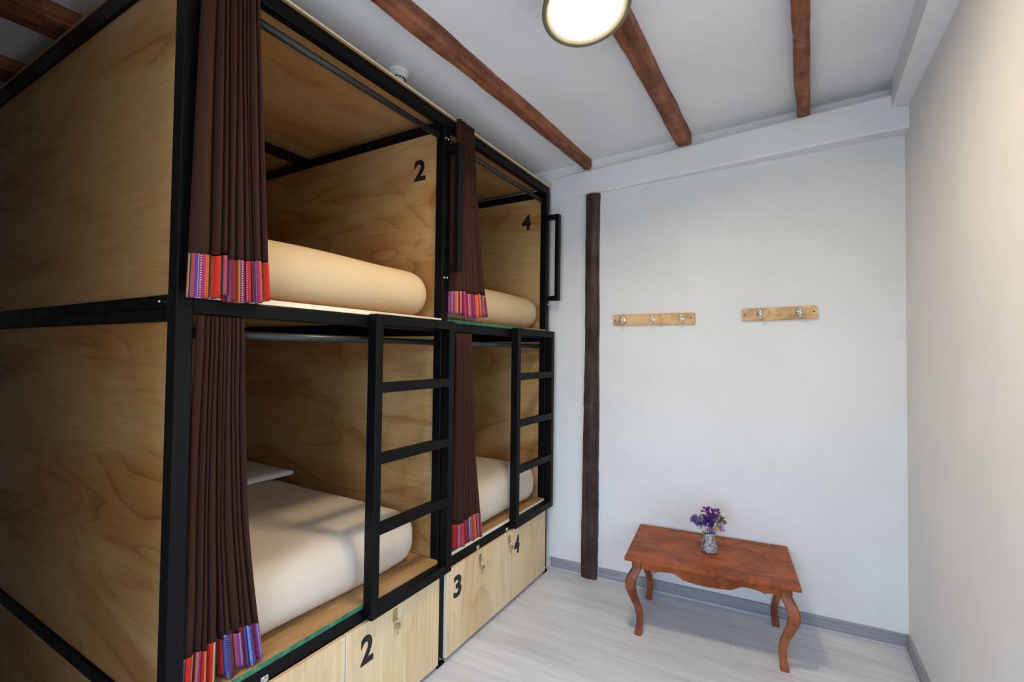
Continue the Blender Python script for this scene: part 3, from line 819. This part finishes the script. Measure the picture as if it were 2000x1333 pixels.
# ------------------------------------------------------------------ coat racks
def coat_rack(xa, za, xb, zb, h, hooks, label, screws, dirs):
    sa, sb = sx(xa), sx(xb)
    base = wallpt(sa, 0, za-h/2)
    r_ = empty('coat_rack', base, label, 'coat rack', 'wooden coat racks on the back wall')
    L = sb-sa; tilt = math.atan2(zb-za, L)
    def P(u_, d, w_):     # u along the board, w up
        return wallpt(sa + u_*math.cos(tilt) - w_*math.sin(tilt), d, za + u_*math.sin(tilt) + w_*math.cos(tilt))
    bm = bmesh.new(); lo, hi = [], []
    c = 0.007
    out = [(c, -h/2), (L-c, -h/2), (L-0.002, -h/2+0.002), (L, -h/2+c), (L, h/2-c), (L-0.002, h/2-0.002), (L-c, h/2), (c, h/2), (0.002, h/2-0.002), (0, h/2-c), (0, -h/2+c), (0.002, -h/2+0.002)]
    lo = [bm.verts.new(P(u_, 0.0005, w_)) for u_, w_ in out]
    mi_ = [bm.verts.new(P(u_, 0.015, w_)) for u_, w_ in out]
    hi = [bm.verts.new(P(u_*(1-0.004)+0.001, 0.018, w_*0.95)) for u_, w_ in out]
    n = len(out); bm.faces.new(lo[::-1]); bm.faces.new(hi)
    for i in range(n):
        j = (i+1) % n; bm.faces.new((lo[i], lo[j], mi_[j], mi_[i])); bm.faces.new((mi_[i], mi_[j], hi[j], hi[i]))
    finish('board', bm, MT['pine'], r_)
    for u_, w_ in screws:
        bm = bmesh.new(); lathe(bm, [(0, 0.0012), (0.0035, 0.001), (0.0042, 0), (0, 0)], P(u_, 0.0182, w_), -NW, 10)
        finish('screw', bm, MT['dark'], r_)
    for hu in hooks:
        bm = bmesh.new()
        lathe(bm, [(0, 0.0), (0.017, 0.0), (0.017, 0.002), (0.012, 0.006), (0.0, 0.007)], P(hu, 0.0183, 0.0), -NW, 20)   # rose
        for q in (-1, 1):
            lathe(bm, [(0, 0), (0.002, 0), (0.0018, 0.002), (0, 0.002)], P(hu+q*0.010, 0.0195, 0), -NW, 8)
        # upper prong: up and out to a ball; lower prong: out and curling up
        up_ = [P(hu, 0.022, 0.002), P(hu, 0.029, 0.005), P(hu, 0.034, 0.009), P(hu, 0.040, 0.013)]
        ringtube(bm, up_, [0.006, 0.0052, 0.005, 0.005], 10)
        dn = [P(hu, 0.022, -0.002), P(hu, 0.028, -0.014), P(hu, 0.040, -0.022), P(hu, 0.054, -0.020), P(hu, 0.062, -0.010), P(hu, 0.064, -0.002)]
        ringtube(bm, dn, [0.006, 0.0058, 0.0055, 0.0052, 0.005, 0.005], 10)
        for c_ in (up_[-1], dn[-1]):
            bmesh.ops.create_uvsphere(bm, u_segments=14, v_segments=8, radius=0.0100, matrix=Matrix.Translation(c_))
        finish('hook', bm, MT['chrome'], r_, smooth=True)
coat_rack(0.408, 1.607, 0.883, 1.609, 0.066, (0.064, 0.238, 0.402), 'longer wooden coat rack with three chrome hooks, next to the dark post', ((0.012, 0.0), (0.452, 0.004)), None)
coat_rack(1.125, 1.622, 1.478, 1.629, 0.067, (0.090, 0.274), 'shorter wooden coat rack with two chrome hooks, nearer the right wall', ((0.014, -0.002), (0.338, 0.004)), None)

# ------------------------------------------------------------------ table
TA = math.radians(6.25); TCX, TCY, TZ = 0.993, 2.012, 0.397
tb = empty('side_table', (TCX, TCY, 0), 'low reddish wooden table with curved legs and scalloped apron against the back wall', 'table', rz=TA)
def tfin(name, bm, m, smooth=False):
    bmesh.ops.recalc_face_normals(bm, faces=bm.faces)
    me = bpy.data.meshes.new(name); bm.to_mesh(me); bm.free(); me.materials.append(m)
    if smooth:
        for p in me.polygons: p.use_smooth = True
    o = bpy.data.objects.new(name, me); C.objects.link(o); o.parent = tb; return o
bm = bmesh.new(); bx(bm, -0.3785, 0.3785, -0.2495, 0.2495, TZ-0.020, TZ, 0.005)
tfin('tabletop', bm, MT['table'])
LEGS = {'fl': (-0.325, -0.190), 'fr': (0.325, -0.190), 'bl': (-0.325, 0.196), 'br': (0.325, 0.196)}
ztop_ = TZ-0.0205
def leg(cx, cy):
    sgx = 1 if cx > 0 else -1; sgy = 1 if cy > 0 else -1
    # (height, outward shift, half thickness)
    prof = [(ztop_, 0.000, 0.0230), (ztop_-0.045, 0.000, 0.0230), (ztop_-0.060, 0.006, 0.0245), (ztop_-0.085, 0.020, 0.0255), (ztop_-0.110, 0.028, 0.0250), (ztop_-0.140, 0.028, 0.0235),
            (ztop_-0.175, 0.019, 0.0205), (ztop_-0.210, 0.007, 0.0180), (ztop_-0.245, -0.006, 0.0162), (ztop_-0.285, -0.013, 0.0155), (ztop_-0.320, -0.013, 0.0160), (ztop_-0.350, -0.009, 0.0170), (0.0, -0.006, 0.0175)]
    bm = bmesh.new(); rings = []
    # smooth interpolation
    fine = []
    for i in range(len(prof)-1):
        for q in range(3):
            t = q/3; t2 = t
            fine.append(tuple(prof[i][c]*(1-t2)+prof[i+1][c]*t2 for c in range(3)))
    fine.append(prof[-1])
    for z, o_, h_ in fine:
        k_ = 0.30
        x = cx + sgx*o_*1.0; y = cy + sgy*o_*0.7*(1 if sgy < 0 else 0.3)
        c = h_*k_
        sq = [(-h_+c, -h_), (h_-c, -h_), (h_, -h_+c), (h_, h_-c), (h_-c, h_), (-h_+c, h_), (-h_, h_-c), (-h_, -h_+c)]
        rings.append([bm.verts.new((x+a, y+b, z)) for a, b in sq])
    for i in range(len(rings)-1):
        for k in range(8):
            bm.faces.new((rings[i][k], rings[i][(k+1) % 8], rings[i+1][(k+1) % 8], rings[i+1][k]))
    bm.faces.new(rings[0]); bm.faces.new(rings[-1][::-1])
    tfin('leg', bm, MT['table_leg'], False)
for k in LEGS: leg(*LEGS[k])
def apron(p0, p1, deep=0.062, th=0.016, wave=True):
    p0 = Vector((*p0, 0)); p1 = Vector((*p1, 0)); t = (p1-p0).normalized(); nn = Vector((-t.y, t.x, 0)); L = (p1-p0).length
    bm = bmesh.new(); cols = []; n = 48
    def low(f):
        f = abs(f-0.5)*2
        if not wave: return 0.045
        # scallop: deep smooth centre, stepping up, small point near the legs
        if f < 0.30: return 0.068 - 0.006*(f/0.30)**2
        if f < 0.52: q = (f-0.30)/0.22; return 0.062 - 0.026*(0.5-0.5*math.cos(q*math.pi))
        if f < 0.74: q = (f-0.52)/0.22; return 0.036 + 0.006*q**2
        if f < 0.80: q = (f-0.74)/0.06; return 0.042 + 0.010*q
        if f < 0.84: q = (f-0.80)/0.04; return 0.052 - 0.010*q
        return 0.042
    for i in range(n+1):
        f = i/n; c = p0 + t*L*f
        cols.append([bm.verts.new(c + nn*s_*th/2 + Vector((0, 0, z))) for s_, z in ((-1, ztop_-0.0005), (1, ztop_-0.0005), (1, ztop_-low(f)), (-1, ztop_-low(f)))])
    for i in range(n):
        for k in range(4): bm.faces.new((cols[i][k], cols[i][(k+1) % 4], cols[i+1][(k+1) % 4], cols[i+1][k]))
    bm.faces.new(cols[0][::-1]); bm.faces.new(cols[-1])
    tfin('apron', bm, MT['table'])
apron((-0.3015, -0.202), (0.3015, -0.202)); apron((-0.3015, 0.202), (0.3015, 0.202))
apron((-0.335, -0.1665), (-0.335, 0.1725), wave=False); apron((0.335, -0.1665), (0.335, 0.1725), wave=False)

# ------------------------------------------------------------------ vase and dried flowers
VX, VY = 0.998, 2.004
def mosaic():
    m, nt, b = mat('mosaic_chips', (0.6, 0.6, 0.6), 0.3)
    mp = coords(nt, (1, 1, 1)); v1 = nt.nodes.new('ShaderNodeTexVoronoi'); v1.feature = 'DISTANCE_TO_EDGE'; v1.inputs['Scale'].default_value = 150
    v2 = nt.nodes.new('ShaderNodeTexVoronoi'); v2.inputs['Scale'].default_value = 150
    nt.links.new(mp.outputs[0], v1.inputs['Vector']); nt.links.new(mp.outputs[0], v2.inputs['Vector'])
    sp = nt.nodes.new('ShaderNodeSeparateColor'); nt.links.new(v2.outputs['Color'], sp.inputs[0])
    r = ramp(nt, [(0, (0.68, 0.68, 0.66)), (0.58, (0.50, 0.50, 0.50)), (0.76, (0.10, 0.10, 0.12)), (0.86, (0.45, 0.16, 0.10)), (0.92, (0.20, 0.26, 0.28)), (0.96, (0.7, 0.68, 0.6))], 'CONSTANT')
    nt.links.new(sp.outputs[0], r.inputs[0])
    gm = ramp(nt, [(0.07, (0, 0, 0)), (0.13, (1, 1, 1))]); nt.links.new(v1.outputs[0], gm.inputs[0])
    c = mix_col(nt, gm.outputs[0], (0.03, 0.03, 0.035), r.outputs[0]); nt.links.new(c, b.inputs['Base Color'])
    bump(nt, b, gm.outputs[0], 0.4, 0.001)
    return m
vase = empty('vase', (VX, VY, TZ), 'small mosaic vase of white and dark chips standing on the low table', 'vase')
bm = bmesh.new()
lathe(bm, [(0, 0.006), (0.036, 0.006), (0.0375, 0.012), (0.0375, 0.030), (0.034, 0.055), (0.0285, 0.078), (0.0275, 0.086), (0.031, 0.100), (0.029, 0.100), (0.0255, 0.086), (0.026, 0.078), (0.0315, 0.055), (0.034, 0.015), (0, 0.014)], (0, 0, 0), seg=48)
finish('vase_body', bm, mosaic(), vase, smooth=True, loc=(0, 0, 0))
bm = bmesh.new(); lathe(bm, [(0, 0.0002), (0.034, 0.0002), (0.0375, 0.003), (0.036, 0.0058), (0, 0.0058)], (0, 0, 0), seg=48)
finish('vase_foot', bm, mat('brown_clay_foot', (0.10, 0.035, 0.02), 0.5)[0], vase, smooth=True, loc=(0, 0, 0))

def petal_mat(name, a, b_):
    m, nt, b = mat(name, a, 0.75, 0, 0.2)
    mp = coords(nt, (1, 1, 1)); n = noise_tex(nt, mp, 90, 3, 0.6)
    r = ramp(nt, [(0.3, a), (0.7, b_)]); nt.links.new(n.outputs[0], r.inputs[0]); nt.links.new(r.outputs[0], b.inputs['Base Color'])
    return m
PM = {'violet': petal_mat('deep_violet_petals', (0.045, 0.012, 0.14), (0.12, 0.05, 0.28)),
      'purple': petal_mat('magenta_purple_petals', (0.10, 0.012, 0.14), (0.24, 0.05, 0.28)),
      'lav': petal_mat('lavender_blue_petals', (0.12, 0.09, 0.22), (0.26, 0.20, 0.38)),
      'mauve': petal_mat('mauve_petals', (0.26, 0.15, 0.30), (0.45, 0.32, 0.45)),
      'yellow': petal_mat('yellow_petals', (0.55, 0.42, 0.02), (0.75, 0.62, 0.08)),
      'white': petal_mat('cream_petals', (0.55, 0.55, 0.42), (0.75, 0.75, 0.62)),
      'olive': petal_mat('dried_olive_leaves', (0.10, 0.10, 0.05), (0.24, 0.23, 0.15)),
      'stem': petal_mat('dried_green_stem', (0.14, 0.17, 0.06), (0.24, 0.26, 0.12))}
def flower(tip, kind, r, n, plen, label, seed, lean=0.3, branches=None):
    """stem rooted inside the vase with a head of cupped petals at tip (relative to the vase foot)"""
    rnd = random.Random(seed)
    root = empty('dried_flower', (VX, VY, TZ+0.10), label, 'flower', 'dried flowers in the mosaic vase')
    tip = Vector((tip[0]*0.95, tip[1], 0.108+(tip[2]-0.115)*0.86)); r *= 1.3; plen *= 1.3
    tip = Vector(tip); org = Vector((0, 0, 0.10))
    p0 = Vector((tip.x*0.12, tip.y*0.12, 0.020)); p1 = Vector((tip.x*0.22, tip.y*0.22, 0.09))
    L = []
    for i in range(9):
        t = i/8; L.append(p0*(1-t)**2 + p1*2*t*(1-t) + tip*t*t - org)
    bm = bmesh.new(); ringtube(bm, L, [0.0011]*9, 6); finish('stem', bm, PM['stem'], root, loc=(0, 0, 0))
    bm = bmesh.new()
    heads = branches or [(0, 0, 0)]
    for hd_ in heads:
        c0 = tip - org + Vector(hd_)
        for k in range(n):
            th = rnd.random()*2*math.pi; ph = math.acos(1-rnd.random()*1.35)
            d = Vector((math.sin(ph)*math.cos(th), math.sin(ph)*math.sin(th), math.cos(ph)))
            a = d.cross(Vector((rnd.random()-.5, rnd.random()-.5, rnd.random()-.5))).normalized(); b_ = d.cross(a)
            base = c0 + d*r*0.35; l = plen*(0.7+0.5*rnd.random()); w_ = l*0.42
            pts = [(0, 0, 0), (0.45, -1, 0.15), (0.5, 0, -0.12), (0.45, 1, 0.15), (0.9, -0.75, 0.35), (1.0, 0, 0.2), (0.9, 0.75, 0.35)]
            vs = [bm.verts.new(base + d*u_*l + a*v_*w_ + b_*q_*w_) for u_, v_, q_ in pts]
            for f in ((0, 1, 2), (0, 2, 3), (1, 4, 5, 2), (2, 5, 6, 3)): bm.faces.new([vs[i] for i in f])
    finish('blossom', bm, PM[kind], root, loc=(0, 0, 0))
flower((-0.002, -0.018, 0.165), 'violet', 0.020, 60, 0.018, 'big deep violet blossom in the middle of the bouquet', 1)
flower((0.004, 0.004, 0.215), 'purple', 0.012, 14, 0.013, 'upright magenta purple sprig at the very top of the bouquet', 2,
       branches=[(0, 0, 0.016), (-0.024, 0, 0.010), (0.026, 0, 0.010), (0.014, -0.003, -0.012), (-0.012, -0.004, -0.010), (0.02, 0, -0.026), (-0.018, 0, -0.03)])
flower((-0.070, -0.010, 0.158), 'lav', 0.013, 34, 0.015, 'greyish lavender blossom leaning out to the left of the bouquet', 3,
       branches=[(0, 0, 0.008), (0.014, 0, 0), (0.026, 0, -0.008)])
flower((0.036, -0.022, 0.143), 'yellow', 0.010, 26, 0.0085, 'small yellow flower cluster on the right of the bouquet', 4)
flower((-0.036, -0.024, 0.128), 'white', 0.010, 26, 0.010, 'cream white flower at the left rim of the vase', 5, branches=[(0, 0, 0), (0.012, 0, -0.008)])
flower((0.052, -0.006, 0.140), 'mauve', 0.013, 40, 0.014, 'pale mauve blossom at the lower right of the bouquet', 6)
flower((0.046, 0.010, 0.185), 'olive', 0.014, 14, 0.014, 'dry olive sprig rising on the right of the bouquet', 7, branches=[(0, 0, 0.004), (-0.016, 0, 0.008), (0.012, 0, -0.010), (-0.006, 0, -0.014)])
flower((0.010, -0.028, 0.128), 'mauve', 0.012, 30, 0.013, 'light purple blossom hanging over the front rim of the vase', 8)
flower((-0.038, 0.012, 0.180), 'olive', 0.010, 10, 0.011, 'dry olive tuft behind the lavender blossom on the left', 9, branches=[(0, 0, 0), (-0.004, 0, -0.018), (0.004, 0, -0.03)])
flower((0.075, 0.014, 0.205), 'white', 0.008, 7, 0.006, 'thin pale sprig reaching out at the upper right of the bouquet', 10, branches=[(0, 0, 0), (-0.018, 0, 0.002), (-0.008, 0, 0.010), (-0.028, 0, -0.010)])
